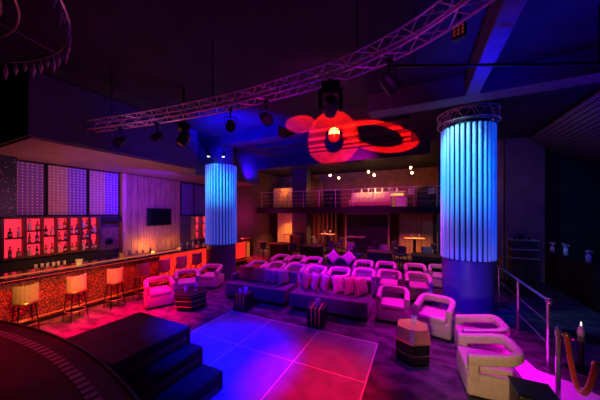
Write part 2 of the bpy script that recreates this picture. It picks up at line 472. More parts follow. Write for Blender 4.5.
mb.build('lattice', 'violettint', t)

# glassware on the bar
def glass(kind, loc, label, group, name='glass', cat='glass', m='glass', s=1):
    if kind == 'tumbler': prof = [(.001,0),(.03,0),(.036,.09),(.033,.09),(.028,.012),(.001,.012)]
    elif kind == 'flute': prof = [(.001,0),(.034,0),(.034,.004),(.005,.012),(.005,.07),(.028,.10),(.034,.15),(.028,.19),(.026,.19),(.030,.15),(.024,.105),(.001,.08)]
    elif kind == 'bucket': prof = [(.001,0),(.07,0),(.095,.17),(.10,.175),(.10,.182),(.09,.182),(.066,.015),(.001,.015)]
    elif kind == 'shaker': prof = [(.001,0),(.035,0),(.042,.15),(.03,.18),(.02,.20),(.02,.23),(.001,.235)]
    else: prof = [(.001,0),(.045,0),(.03,.05),(.04,.11),(.03,.16),(.036,.18),(.032,.18),(.026,.16),(.001,.1)]
    o = MB().lathe([(r*s, z*s) for r, z in prof], seg=14).build(name, m, None, loc, smooth=True)
    return tag(o, label, cat, group)
glass('bucket', (-7.45,3.05,1.105), 'clear ice bucket on the bar above the second stool', None, 'ice_bucket', 'ice bucket', s=.75)
for k in range(6):
    glass('tumbler', (-8.82+.03*(k%2),2.72+k*.11,.9662), f'small glass, {nth[k]} from the left in the row on the back counter', 'glasses on the back counter')
for k, (kd, y, nm, lb) in enumerate((('bucket',4.02,'ice_bucket','steel ice bucket on the bar, leftmost of the bar utensils'),('shaker',4.22,'cocktail_shaker','steel cocktail shaker beside the ice bucket on the bar'),
        ('vase',4.44,'glass_jug','glass jug in the middle of the bar utensils'),('flute',4.62,'champagne_flute','tall stemmed glass beside the jug on the bar'),('shaker',4.85,'cocktail_shaker','darker cocktail shaker at the right end of the bar utensils'))):
    glass(kd, (-7.5,y,1.105), lb, 'utensils on the bar', nm, nm.replace('_',' '), 'steel' if kd in ('bucket','shaker') else 'glass', .85)
for k in range(5):
    glass(('vase','flute','shaker','flute','tumbler')[k], (-7.55,6.0+k*.25,1.105), f'glassware on the far bar end before the small shelf, {nth[k]} from the left', 'glassware at the far bar end')

# ------------------------------------------------------------------ bar stools
def make_stool():
    t = thing('bar_stool', (0,0,0), 'x', 'bar stool', 'bar stools along the bar')
    MB().lathe([(.001,.60),(.13,.60),(.15,.62),(.15,.67),(.135,.70),(.001,.705)], seg=24).build('seat', 'tan', t, smooth=True)
    # barrel back: vertical channels, wraps the room side (-Y local = open front towards +Y)
    mb = MB(); n = 8
    for k in range(n):
        a = R(180+10 + 160*(k+.5)/n) if True else 0
        c = (.165*math.cos(a), .165*math.sin(a), .83)
        mb.box(c, (.048,.070,.33), rz=a, bev=.02, seg=3)
    mb.build('backrest', 'tan', t, smooth=True)
    mb = MB(); mb.tube([(.192*math.cos(R(a)), .192*math.sin(R(a)), .655) for a in range(185,356,10)], .012); mb.build('back_band', 'brass', t)
    for sx in (-1,1):
        for sy in (-1,1):
            MB().tube([(sx*.11,sy*.11,.60),(sx*.16,sy*.16,.0)], [.012,.009]).build('leg', 'blackmetal', t)
    MB().tube([(.178*math.cos(2*PI*k/24), .178*math.sin(2*PI*k/24), .22) for k in range(25)], .010).build('foot_ring', 'brass', t)
    return t
stool = make_stool()
labs = ['tan channel-backed bar stool nearest the left edge of the photo', 'tan channel-backed bar stool below the clear ice bucket, second from the left',
        'tan channel-backed bar stool below the bar utensils, third from the left', 'red lit bar stool, fourth from the left along the bar',
        'red lit bar stool behind the left armchair, fifth along the bar', 'red lit bar stool, sixth along the bar, behind the middle armchair', 'dim red bar stool furthest along the bar, just before the blue column']
for k, (y, a) in enumerate(((1.98,-90),(2.76,-86),(3.54,-92),(4.22,-95),(4.85,-90),(5.45,-88),(6.06,-92))):
    # local -Y is the back; turn so that the back faces the room (+X)
    place(stool, USED, (-6.90,y,0), R(a)+PI, labs[k])

# ------------------------------------------------------------------ armchairs
def make_armchair():
    t = thing('armchair', (0,0,0), 'x', 'armchair', 'x')
    W, D, th = .68, .66, .105
    # base tub
    MB().box((0,0,.20), (W-.03,D-.03,.30), bev=.05, seg=3).build('base', 'cream', t, smooth=True)
    MB().box((0,0,.03), (W-.14,D-.14,.06)).build('plinth', 'black', t)
    MB().box((0,-.045,.355), (W-2*th+.02,D-.11,.13), bev=.045, seg=3).build('seat_cushion', 'cream', t, smooth=True)
    # floating band: arms and back in one
    w, d, r = W/2-th/2, D/2-th/2, .17
    path = [(-w,-D/2+.03),(-w,-.2),(-w,-.08)]
    for k in range(9):
        a = R(180-90*k/8); path.append((-w+r+r*math.cos(a), d-r+r*math.sin(a)))
    for k in range(9):
        a = R(90-90*k/8); path.append((w-r+r*math.cos(a), d-r+r*math.sin(a)))
    path += [(w,-.08),(w,-.2),(w,-D/2+.03)]
    zo = [-.10*max(0, min(1, (d-.05-p[1])/(D-.15)))**.8 if True else 0 for p in path]
    MB().sweep(path, rrect(th,.145,.045,4,0,.60), zo).build('arm_and_back_band', 'cream', t, smooth=True)
    # supports at arm fronts and rear
    for sx in (-1,1):
        MB().box((sx*w,-D/2+.09,.37), (th-.02,.12,.26), bev=.03, seg=3).build('arm_support', 'cream', t, smooth=True)
    return t
chair = make_armchair()
def armchair(x, y, deg, label, group): return place(chair, USED, (x,y,0), R(deg), label, group)
rowb = [(-4.95,8.52),(-4.26,8.58),(-3.56,8.58),(-1.72,8.75),(-.98,8.81),(-.08,8.88),(.64,9.05)]
for k, (x, y) in enumerate(rowb):
    w = ['leftmost in the back row','second from the left in the back row','left of the dark sofa with diamond cushions','right of the dark sofa with diamond cushions',
         'next to last before the aisle in the back row','right of the aisle in the back row','half hidden behind the right blue column'][k]
    armchair(x, y, 3+(k%3-1)*2, f'magenta lit cream armchair, {w}', 'armchairs in the back row')
rowm = [(-5.03,7.0),(-4.32,7.04),(-3.60,7.08),(-2.88,7.12),(-2.16,7.24),(-1.45,7.40),(-.74,7.47),(.0,7.50)]
for k, (x, y) in enumerate(rowm):
    armchair(x, y, 4+(k%3-1)*2, f'magenta lit cream armchair, {["leftmost","second","third","fourth","fifth","sixth","seventh","rightmost"][k]}{" from the left" if 0<k<7 else ""} in the middle row behind the sofas', 'armchairs in the middle row')
armchair(-.50,5.86,2,'magenta lit cream armchair beside the right end of the right sofa','armchairs by the bronze topped table')
armchair(.31,5.58,-15,'cream armchair turned slightly left, in front of the right blue column','armchairs by the bronze topped table')
armchair(.92,4.87,-86,'cream armchair facing left, farther of the two by the railing','armchairs by the bronze topped table')
armchair(.86,4.10,-86,'cream armchair facing left, nearest to the camera at right','armchairs by the bronze topped table')
armchair(-6.06,4.15,62,'cream armchair nearest the bar stools, leftmost of the group of three','armchairs around the dark hexagonal table')
armchair(-6.08,5.02,50,'cream armchair in the middle of the group of three by the bar','armchairs around the dark hexagonal table')
armchair(-6.02,5.88,22,'cream armchair in front of the left blue column','armchairs around the dark hexagonal table')

# ------------------------------------------------------------------ sofas
def sofa(name, x, y, rz, w, label, m='sofa', zb=.72, zs=.42, d=.9, arm=0, group=None):
    t = thing(name, (x,y,0), label, 'sofa', group, rz)
    MB().box((0,0,.05), (w-.1,d-.1,.10)).build('plinth', 'black', t)
    MB().box((0,0,.22), (w,d,.26), bev=.03, seg=3).build('base', m, t, smooth=True)
    MB().box((0,-.06,zs-.045), (w-.01,d-.14,.11), bev=.035, seg=3).build('seat_cushion', m, t, smooth=True)
    MB().box((0,d/2-.09,(zb+.2)/2), (w,.18,zb-.2), bev=.05, seg=3).build('backrest', m, t, smooth=True)
    if arm: MB().box((arm*(w/2-.06),.1,.44), (.12,d-.3,.36), bev=.05, seg=3).build('armrest', m, t, smooth=True)
    return t
sofa('sofa', -3.95,5.74,R(3.5),1.85,'low violet velvet sofa with rust and striped cushions, left of the pair', arm=-1, group='low sofas facing the dance floor')
sofa('sofa', -1.93,5.77,R(3),1.87,'low violet velvet sofa with leaning pink cushions, right of the pair', group='low sofas facing the dance floor')
sofa('sofa', -2.64,8.9,R(3),1.05,'dark sofa with two diamond cushions in the back row', 'darksofa', zb=.62, zs=.38, d=.75)

def cushion_bm(w=.42, h=.42, th=.15, n=10):
    mb = MB(); vs = []; fs = []
    for sgn in (1,-1):
        for i in range(n+1):
            for j in range(n+1):
                u = -1+2*i/n; v = -1+2*j/n
                pin = 1-.10*(1-abs(u*v)**.8)*max(abs(u),abs(v))**6
                e = max(0,(1-u**4))*max(0,(1-v**4))
                vs.append((u*w/2*pin, sgn*th/2*e**.55, v*h/2*pin))
    q = (n+1)**2
    for s_ in (0,1):
        for i in range(n):
            for j in range(n):
                a = s_*q+i*(n+1)+j; fs.append((a,a+1,a+n+2,a+n+1) if s_ else (a,a+n+1,a+n+2,a+1))
    mb._add(vs, fs); bmesh.ops.remove_doubles(mb.bm, verts=mb.bm.verts, dist=1e-5)
    return mb
def cushion(x, y, z, rz, tilt, m, label, group, roll=0, s=1):
    mb = cushion_bm(.42*s,.42*s,.15*s)
    mb.move(Matrix.Rotation(tilt,4,'X') @ Matrix.Rotation(roll,4,'Y'))
    o = mb.build('cushion', m, None, (x,y,z), rz, smooth=True)
    return tag(o, label, 'cushion', group)
zc = .425+.205
cushion(-4.54,5.74,zc,R(2),R(-14),'cushbrown','rust brown square cushion at the left end of the left sofa','cushions on the left sofa')
cushion(-4.10,5.76,zc,R(6),R(-14),'cushbrown','rust brown square cushion, right of the two on the left sofa','cushions on the left sofa')
for k, x in enumerate((-3.72,-3.52,-3.31)):
    cushion(x,5.80,zc+.012,R(58+6*k),R(-10),'cushstripe',f'striped cushion standing edge-on, {["left","middle","right"][k]} of three on the left sofa','cushions on the left sofa')
for k, x in enumerate((-2.62,-2.38,-2.10)):
    cushion(x,5.78,zc+.01,R(-48-3*k),R(-16),'cushbrown' if k<1 else 'cushstripe',f'{"rust" if k<1 else "striped"} cushion leaning left, {["leftmost","second","third"][k]} on the right sofa','cushions on the right sofa')
for k, x in enumerate((-1.72,-1.46,-1.22)):
    cushion(x,5.82,zc+.01,R(50+4*k),R(-14),'cushpink' if k<1 else 'cushstripe',f'{"pink" if k<1 else "striped"} cushion leaning right, {["left","middle","right"][k]} of the right-hand three on the right sofa','cushions on the right sofa')
for k, x in enumerate((-2.92,-2.33)):
    cushion(x,9.02+.03*k,.39+.30,R(3),R(-12),'cushpink',f'pink cushion standing on its corner, {["left","right"][k]} of two on the dark back row sofa','diamond cushions on the dark sofa',roll=PI/4)

# ------------------------------------------------------------------ small tables
def striped_table(x, y, rz, label):
    t = thing('side_table', (x,y,0), label, 'side table', 'striped side tables before the sofas', rz)
    MB().box((0,0,.20), (.36,.36,.40), bev=.01).build('body', 'black', t)
    for k in (-1,0,1):
        mb = MB(); mb.box((k*.085,-.182,.20), (.028,.008,.40)); mb.box((k*.085,0,.402), (.028,.37,.008))
        mb.build('brass_strip', 'brass', t)
    return t
striped_table(-3.88,4.86,R(8),'black side table with three brass strips, before the left sofa')
striped_table(-1.94,4.88,R(8),'black side table with three brass strips, before the right sofa')
glass('tumbler',(-3.84,4.88,.407),'pale glass on the side table before the left sofa',None,s=1.5)
glass('tumbler',(-3.94,4.80,.407),'small blue lit glass at the front of the left side table',None,s=1.1)
glass('tumbler',(-1.93,4.90,.407),'pale glass on the side table before the right sofa',None,s=1.5)
def hexpoly(r, a0=0, sx=1): return [(r*math.cos(a0+k*PI/3)*sx, r*math.sin(a0+k*PI/3)) for k in range(6)]
t = thing('hexagonal_table', (-.08,4.42,0), 'black hexagonal table with bronze sloping top section beside the right armchairs', 'table')
MB().prism(hexpoly(.25,PI/6),0,.05).build('plinth', 'blackmetal', t)
MB().prism(hexpoly(.28,PI/6),.05,.345).build('body', 'black', t)
mb = MB(); lo = hexpoly(.30,PI/6); hi = hexpoly(.25,PI/6)
vs_ = [(x,y,.345) for x, y in lo]+[(x,y,.375) for x, y in lo]+[(x,y,.555) for x, y in hi]
fs_ = [tuple(range(6))[::-1], tuple(range(12,18))]
for r_ in (0,6): fs_ += [(r_+k, r_+(k+1)%6, r_+6+(k+1)%6, r_+6+k) for k in range(6)]
mb._add(vs_, fs_); mb.build('top_section', 'bronze', t)
mb = MB(); mb._add([(-.035,-.308,.375),(.035,-.308,.375),(.03,-.254,.555),(-.03,-.254,.555),(-.035,-.27,.375),(.035,-.27,.375),(.03,-.21,.555),(-.03,-.21,.555)],
    [(0,1,2,3),(4,7,6,5),(0,4,5,1),(1,5,6,2),(2,6,7,3),(3,7,4,0)]); mb.build('corner_inset', 'cloth', t)
mb = MB(); p6 = hexpoly(.282,PI/6); mb.tube([(x,y,.17) for x, y in p6+p6[:1]], .006); mb.build('trim_line', 'brass', t)
glass('tumbler',(-.06,4.50,.556),'clear glass on the bronze topped hexagonal table',None,s=1.2)
t = thing('hexagonal_table', (-5.18,4.40,0), 'dark hexagonal coffee table with brass lines among the left armchairs', 'table', None, R(20))
MB().prism(hexpoly(.34),0,.10).build('plinth', 'blackmetal', t)
MB().prism(hexpoly(.40),.10,.36).build('body', 'black', t)
MB().prism(hexpoly(.42),.36,.40).build('top', 'dark', t)
p6 = hexpoly(.405); 
for z in (.12,.25,.35):
    mb = MB(); mb.tube([(x,y,z) for x, y in p6+p6[:1]], .008); mb.build('brass_line', 'brass', t)
glass('flute',(-5.12,4.48,.40),'stemmed glass on the dark hexagonal coffee table',None,'champagne_flute','glass')
glass('tumbler',(-5.30,4.34,.40),'small tumbler on the dark hexagonal coffee table',None,s=1.3)
t = thing('side_table', (1.12,3.46,0), 'plain black side table against the nearest armchair, at the bottom edge', 'side table')
MB().box((0,0,.24), (.34,.32,.48), bev=.03, seg=3).build('body', 'black', t, smooth=True)
MB().box((0,0,.49), (.36,.34,.02), bev=.008).build('top', 'blackmetal', t)

# ------------------------------------------------------------------ columns clad with lit slats
def column(x, y, r, z0, z1, label, n):
    t = thing('column', (x,y,0), label, 'column', 'blue lit columns')
    MB().lathe([(r-.10,0),(r-.10,4.99)], seg=32).build('core', 'columncore', t, smooth=True)
    MB().lathe([(r-.03,0),(r-.03,z0-.02),(r-.10,z0-.01)], seg=32).build('base_cladding', 'columnbase', t, smooth=True)
    mb = MB()
    for k in range(n):
        a = 2*PI*k/n; hw = PI/n*.66
        vs = []; fs = []
        for j in range(7):
            u = -1+2*j/6; b = a+u*hw; rad = r-.03+.035*math.sqrt(max(0,1-u*u))
            for z in (z0, z1): vs.append((rad*math.cos(b), rad*math.sin(b), z))
        for j in range(6): fs.append((2*j,2*j+2,2*j+3,2*j+1))
        fs.append((0,1,13,12)); fs.append(tuple(range(0,14,2))[::-1]); fs.append(tuple(range(1,14,2)))
        mb._add(vs, fs)
    mb.build('slat_cladding', 'slat', t, smooth=True)
    for z in (z0+.01, z1-.01):
        MB().tube([(r*math.cos(2*PI*k/36)*.93, r*math.sin(2*PI*k/36)*.93, z) for k in range(37)], .02).build('ring', 'blackmetal', t)
    return t
column(-6.58,6.93,.555,1.25,4.09,'round column clad in blue lit slats, left of the sofas by the bar',30)
column(1.13,7.46,.585,1.25,4.50,'round column clad in blue lit slats, behind the armchairs at right',30)
# circular truss ring above the right column
t = thing('column_truss_ring', (1.13,7.46,4.62), 'tangled ring of blue lit truss on top of the right column', 'truss')
for rr_, z in ((.52,0),(.52,.26),(.66,0),(.66,.26)):
    MB().tube([(rr_*math.cos(2*PI*k/36), rr_*math.sin(2*PI*k/36), z) for k in range(37)], .016).build('chord', 'truss', t)
mb = MB()
for k in range(24):
    a = 2*PI*k/24; b = 2*PI*(k+1)/24
    z0, z1 = (0,.26) if k % 2 else (.26,0)
    for rr_ in (.52,.66): mb.tube([(rr_*math.cos(a),rr_*math.sin(a),z0),(rr_*math.cos(b),rr_*math.sin(b),z1)], .009, 6)
    mb.tube([(.52*math.cos(a),.52*math.sin(a),z0),(.66*math.cos(b),.66*math.sin(b),z0)], .008, 6)
mb.build('bracing', 'truss', t)
for k in range(4):
    a = PI/4+k*PI/2; MB().tube([(.59*math.cos(a),.59*math.sin(a),.26),(.59*math.cos(a),.59*math.sin(a),.375)], .01).build('hanger', 'blackmetal', t)
    MB().tube([(.59*math.cos(a),.59*math.sin(a),0),(.5*math.cos(a),.5*math.sin(a),-.12)], .01).build('foot', 'blackmetal', t)

# ------------------------------------------------------------------ curved lighting truss
def catmull(P, n=10):
    P = [Vector(p) for p in P]; P = [2*P[0]-P[1]] + P + [2*P[-1]-P[-2]]; out = []
    for i in range(1, len(P)-2):
        for k in range(n):
            u = k/n; p0, p1, p2, p3 = P[i-1:i+3]
            out.append(.5*((2*p1)+(p2-p0)*u+(2*p0-5*p1+4*p2-p3)*u*u+(3*p1-p0-3*p2+p3)*u**3))
    out.append(P[-2]); return out
path = catmull([(-5.49,2.44),(-3.81,2.68),(-2.2,2.77),(-.91,2.70),(-.15,2.5),(.32,2.21),(.75,1.85)], 12)
t = thing('lighting_truss', (-2.2,2.77,4.0), 'long curved aluminium lighting truss hanging over the dance floor', 'truss')
def resample(path, step):
    out = [path[0]]; acc = 0
    for a, b in zip(path, path[1:]):
        L = (b-a).length; d = step-acc
        while d <= L: out.append(a+(b-a)*d/L); d += step
        acc = L-(d-step)
    return out
ps = resample(path, .17); nn = []
for i in range(len(ps)):
    d = (ps[min(i+1,len(ps)-1)]-ps[max(i-1,0)]).normalized(); nn.append(Vector((-d.y,d.x)))
def ch(i, s, z): p = ps[i]+nn[i]*s*.08; return (p.x+2.2, p.y-2.77, z)
for s_ in (-1,1):
    for z in (-.08,.08):
        MB().tube([ch(i,s_,z) for i in range(len(ps))], .012, 8).build('chord', 'truss', t, smooth=True)
mb = MB()
for i in range(len(ps)-1):
    za, zb = (-.08,.08) if i % 2 else (.08,-.08)
    for s_ in (-1,1): mb.tube([ch(i,s_,za),ch(i+1,s_,zb)], .006, 6)
    sa, sb = (-1,1) if i % 2 else (1,-1)
    for z in (-.08,.08): mb.tube([ch(i,sa,z),ch(i+1,sb,z)], .006, 6)
mb.build('bracing', 'truss', t)
for i in (3, 16, 29, 40):
    if i < len(ps): p = ch(i,0,.09); MB().tube([p,(p[0],p[1],.999)], .008).build('hanger_rod', 'blackmetal', t)
def tz(x):
    return min(path, key=lambda p: abs(p.x-x))

# par cans and moving heads hung from it
def make_par():
    t = thing('stage_light', (0,0,0), 'x', 'stage light', 'stage lights on the curved truss')
    MB().tube([(0,0,.0),(0,0,-.14)], .014).build('hanger', 'blackmetal', t)
    MB().box((0,0,.0), (.06,.10,.06), bev=.01).build('clamp', 'blackmetal', t)
    mb = MB(); mb.tube([(-.12,0,-.30),(-.12,0,-.14),(.12,0,-.14),(.12,0,-.30)], .011, 6); mb.build('yoke', 'blackmetal', t)
    m = Matrix.Rotation(R(125),4,'X')
    MB().lathe([(.001,-.14),(.06,-.14),(.095,-.06),(.10,.13),(.085,.13),(.08,.11),(.001,.11)], (0,0,-.30), 20, m).build('can', 'black', t, smooth=True)
    MB().lathe([(.001,.125),(.075,.115),(.075,.10),(.001,.10)], (0,0,-.30), 16, m).build('lens', 'bottledark', t, smooth=True)
    t.scale = (.72,.72,.72)
    return t
par = make_par()
for x, rz, lb in ((-4.82,20,'small hanging stage light near the left end of the curved truss'),(-3.95,-30,'small hanging stage light, second from the left on the truss'),
               (-2.48,40,'hanging stage light midway along the truss, left of the red glow'),(-1.81,60,'hanging stage light just above the red ceiling spot'),(-.26,140,'hanging stage light on the truss, right of the big moving head')):
    p = tz(x); place(par, USED, (p.x,p.y,3.875), R(rz), lb)
def moving_head(x, y, z, s, rz, tilt, label, lens):
    t = thing('moving_head_light', (x,y,z), label, 'stage light', 'moving head lights', rz)
    mb = MB().box((0,0,-.07*s), (.34*s,.30*s,.14*s), bev=.02*s); mb.build('base', 'black', t, smooth=True)
    MB().box((0,0,.03*s), (.10*s,.14*s,.08*s)).build('clamp', 'blackmetal', t)
    for sx in (-1,1): MB().box((sx*.19*s,0,-.30*s), (.07*s,.16*s,.40*s), bev=.025*s, seg=3).build('yoke_arm', 'black', t, smooth=True)
    MB().box((0,0,-.155*s), (.40*s,.18*s,.05*s), bev=.015*s).build('yoke_bridge', 'black', t, smooth=True)
    m = Matrix.Rotation(tilt,4,'X')
    hd = MB().lathe([(.001,-.20*s),(.09*s,-.19*s),(.135*s,-.10*s),(.145*s,.06*s),(.13*s,.20*s),(.115*s,.20*s),(.11*s,.17*s),(.001,.17*s)], (0,0,-.40*s), 24, m).build('head', 'black', t, smooth=True)
    MB().lathe([(.001,.195*s),(.06*s,.19*s),(.10*s,.175*s),(.10*s,.165*s),(.001,.165*s)], (0,0,-.40*s), 20, m).build('lens', lens, hd, smooth=True)
    return t
p = tz(-.93); moving_head(p.x,p.y,3.875,.62,R(20),R(-100),'big black moving head light hanging from the truss above the red glow','crystal')
moving_head(-4.4,3.55,4.22,.75,R(-30),R(150),'dark moving head light on a ceiling drop behind the truss','redlens')
t = thing('ceiling_drop', (-4.4,3.55,4.27), 'short black pipe holding the moving head behind the truss', 'pipe')
MB().tube([(0,0,0),(0,0,.728)], .02).build('pipe','blackmetal',t)
# LED matrix lamp right of the truss
t = thing('led_matrix_light', (.36,2.80,4.22), 'square led matrix lamp on the ceiling near the truss, top right', 'stage light', None, R(-20))
MB().box((0,0,-.08), (.12,.06,.14), bev=.012).build('housing', 'black', t)
MB().tube([(0,0,0),(0,0,.778)], .012).build('hanger', 'blackmetal', t)
for i in range(3):
    for j in range(3): MB().lathe([(.001,.012),(.011,.01),(.011,0),(.001,0)], (-.035+i*.035,-.03,-.115+j*.035), 10, Matrix.Rotation(PI/2,4,'X')).build('lens', 'redlens', t)
# pipe from truss to the right
t = thing('rigging_pipe', (-.3,3.3,4.25), 'thin dark rigging pipe running from the truss to the right', 'pipe')
MB().tube([(0,0,0),(2.6,1.2,0)], .018).build('pipe', 'blackmetal', t)
for u in (.1,.9): MB().tube([(2.6*u,1.2*u,0),(2.6*u,1.2*u,.748)], .008).build('hanger', 'blackmetal', t)
# two white spots over the left column
for k, (x, y) in enumerate(((-6.48,6.22),(-6.05,6.47))):
    t = thing('downlight', (x,y,4.31), f'small bright white spotlight above the left column, {["left","right"][k]} of two', 'spotlight', 'spotlights above the left column')
    MB().lathe([(.001,.10),(.045,.10),(.055,0),(.045,0),(.04,.02),(.001,.02)], seg=16).build('can', 'blackmetal', t, smooth=True)
    MB().sphere((0,0,.012), .05, 10, 6, (1,1,.6)).build('lens', 'whitespot', t)
    MB().tube([(0,0,.10),(0,0,.689)], .008).build('stem', 'blackmetal', t)

# lantern below the red ceiling spot
t = thing('pendant_lantern', (-1.70,5.30,4.17), 'glowing amber pendant lantern in a dark bowl under the red ceiling spot', 'pendant lamp')
MB().sphere((0,0,0), .125, 20, 14).build('globe', 'lantern', t, smooth=True)
mb = MB()
for k in range(4):
    a = PI*k/4; mb.tube([(0.132*math.cos(2*PI*j/24)*math.cos(a), 0.132*math.cos(2*PI*j/24)*math.sin(a), 0.132*math.sin(2*PI*j/24)) for j in range(25)], .008, 6)
for z in (-.05,.05):
    r0 = math.sqrt(0.132**2-z*z); mb.tube([(r0*math.cos(2*PI*j/24), r0*math.sin(2*PI*j/24), z) for j in range(25)], .008, 6)
mb.build('cage', 'blackmetal', t)
MB().lathe([(.001,-.20),(.06,-.19),(.12,-.14),(.15,-.05),(.145,-.05),(.115,-.13),(.001,-.18)], seg=24).build('bowl', 'blackmetal', t, smooth=True)
MB().tube([(0,0,.125),(0,0,.828)], .008).build('cord', 'blackmetal', t)

# ring chandelier, top left
t = thing('ring_chandelier', (-4.4,-.4,4.55), 'big dim ring chandelier with crystal drops in the top left corner', 'chandelier')
for rr_, z in ((1.42,.06),(1.55,.03),(1.95,0)):
    MB().tube([(rr_*math.cos(2*PI*k/72), rr_*math.sin(2*PI*k/72), z) for k in range(73)], .018, 8).build('ring', 'chandring', t, smooth=True)
for k in range(34):
    a = R(20+140*k/33); l = .16+.06*(k % 3)
    MB().lathe([(.001,0),(.008,-.04),(.030,-l*.55),(.001,-l)], (1.95*math.cos(a),1.95*math.sin(a),0), 6).build('crystal_drop', 'crystal', t)
for k in range(6):
    a = R(30+60*k); MB().tube([(1.40*math.cos(a),1.40*math.sin(a),.06),(1.95*math.cos(a),1.95*math.sin(a),0)], .012, 6).build('spoke', 'chandring', t)
    MB().tube([(1.42*math.cos(a),1.42*math.sin(a),.06),(1.42*math.cos(a),1.42*math.sin(a),.449)], .008, 6).build('hanger', 'chandring', t)

# ------------------------------------------------------------------ right side: railing, ledge, stanchions
struct(MB().prism([(1.22,2.6),(2.45,2.6),(2.45,4.1),(1.93,4.66),(1.60,4.82),(1.53,5.15),(1.30,5.2),(1.22,4.6)],0,.05).build('trim_threshold', 'ledge'))
t = thing('railing', (1.78,6.5,0), 'steel railing with sloping look and cable rails beside the right column', 'railing')
for k, y in enumerate((4.98,6.22,7.50,8.75)):
    ps_ = MB().tube([(0,y-6.5,.02),(0,y-6.5,1.05)], .024, 12).build('post', 'steel', t, smooth=True)
    MB().lathe([(.001,0),(.06,0),(.06,.02),(.026,.03)], (0,y-6.5,0), 16).build('foot', 'steel', ps_, smooth=True)
MB().tube([(0,-1.56,1.06),(0,2.30,1.06)], .028, 12).build('handrail', 'steel', t, smooth=True)
MB().sphere((0,-1.56,1.06), .05, 16, 10).build('end_ball', 'steel', t, smooth=True)
for z in (.40,.72): MB().tube([(0,-1.52,z),(0,2.26,z)], .009, 8).build('cable', 'steel', t, smooth=True)
S1, S2 = (1.52,4.00), (1.62,3.36)
for k, (x, y) in enumerate((S1, S2)):
    t = thing('stanchion', (x,y,.05), ['tall steel stanchion with red rope, nearer the armchair','steel stanchion at the bottom right edge holding the rope end'][k], 'stanchion', 'rope stanchions')
    MB().lathe([(.001,0),(.16,0),(.16,.015),(.05,.04),(.025,.05)], seg=24).build('foot', 'steel', t, smooth=True)
    MB().tube([(0,0,.03),(0,0,.88)], .024, 14).build('pole', 'steel', t, smooth=True)
    MB().lathe([(.024,.86),(.034,.865),(.034,.92),(.022,.925),(.030,.945),(.020,.968),(.001,.975)], seg=16).build('head', 'steel', t, smooth=True)
    MB().tube([(.03*(1 if k==0 else -1),0,.89),(.06*(1 if k==0 else -1),-.0,.90)], .012).build('hook', 'brass', t)
pts = []
for k in range(19):
    u = k/18; pts.append((S1[0]+.075+(S2[0]-.075-S1[0]-.075)*u, S1[1]+(S2[1]-S1[1])*u, .935-.46*(1-(2*u-1)**2)))
t = thing('velvet_rope', pts[9], 'red velvet rope sagging between the two steel stanchions', 'rope')
MB().tube([tuple(Vector(p)-Vector(pts[9])) for p in pts], .026, 10).build('rope', 'rope', t, smooth=True)
for e in (0,18): MB().sphere(tuple(Vector(pts[e])-Vector(pts[9])), .032, 10, 8).build('end_cap', 'brass', t)
# low table beyond the railing with a candle
t = thing('round_table', (2.24,5.22,0), 'low dark round table with a candle, right of the railing end', 'table')
MB().lathe([(.001,.48),(.22,.48),(.23,.49),(.23,.51),(.001,.515)], seg=28).build('top', 'bartop', t, smooth=True)
MB().tube([(0,0,.02),(0,0,.48)], .03, 12).build('stem', 'blackmetal', t, smooth=True)
MB().lathe([(.001,0),(.17,0),(.17,.015),(.03,.03)], seg=24).build('foot', 'blackmetal', t, smooth=True)
t = thing('candle_holder', (2.24,5.22,.515), 'lit candle in a glass holder on the low table right of the railing', 'candle')
MB().lathe([(.001,0),(.04,0),(.045,.06),(.03,.13),(.027,.13),(.04,.06),(.036,.01),(.001,.01)], seg=16).build('holder', 'glass', t, smooth=True)
MB().lathe([(.001,.01),(.022,.01),(.022,.15),(.001,.155)], seg=12).build('wax', 'white', t, smooth=True)
MB().lathe([(.001,.155),(.010,.17),(.008,.19),(.001,.215)], seg=8).build('flame', 'candle', t, smooth=True)

# shelf console and dark bar at right rear
t = thing('service_console', (2.74,9.2,0), 'dark service console with three pale shelf edges behind the railing', 'console')
MB().box((0,.02,.78), (.58,.36,1.56)).build('carcass', 'black', t)
for z in (1.08,1.33,1.59): MB().box((0,-.02,z), (.62,.42,.022)).build('shelf', mat('pale_shelf_edge',(.45,.42,.42),.3,.3,noise=.1), t)
for k, (x, y) in enumerate(((2.55,9.15),(2.70,9.2),(2.86,9.14))):
    glass(('tumbler','bucket','tumbler')[k], (x,y,1.601), f'small dark vessel on the service console, {["left","middle","right"][k]} of three', 'vessels on the console', 'vessel', 'vessel', 'dark', .8)
t = thing('dark_bar_counter', (4.25,9.65,0), 'dark unlit bar counter at the far right', 'bar counter')
MB().box((0,0,.55), (.8,2.6,1.1), bev=.02).build('body', 'dark', t)
MB().box((0,0,1.13), (.92,2.7,.06), bev=.012).build('top', 'bartop', t)
for k, (x, y) in enumerate(((3.96,10.8),(4.22,10.65),(4.08,9.18),(4.42,9.22))):
    t = thing('flower_vase', (x,y,1.16), f'small vase of pale flowers on the dark right bar, {["farthest left","second","third","rightmost"][k]}{" from the left" if k in (1,2) else ""}', 'vase', 'flower vases on the dark bar')
    MB().lathe([(.001,0),(.05,0),(.06,.05),(.035,.11),(.045,.13),(.04,.13),(.001,.09)], seg=14).build('vase', 'glass', t, smooth=True)
    mb = MB(); rr = random.Random(k)
    for q in range(9): mb.sphere((rr.uniform(-.08,.08), rr.uniform(-.07,.07), .17+rr.uniform(-.03,.06)), rr.uniform(.018,.032), 8, 6)
    mb.build('flowers', 'petal', t, smooth=True)
    mb = MB(); rr = random.Random(k)
    for q in range(6): mb.tube([(0,0,.08),(rr.uniform(-.07,.07), rr.uniform(-.06,.06), .17)], .004, 5)
    mb.build('stems', 'dark', t)

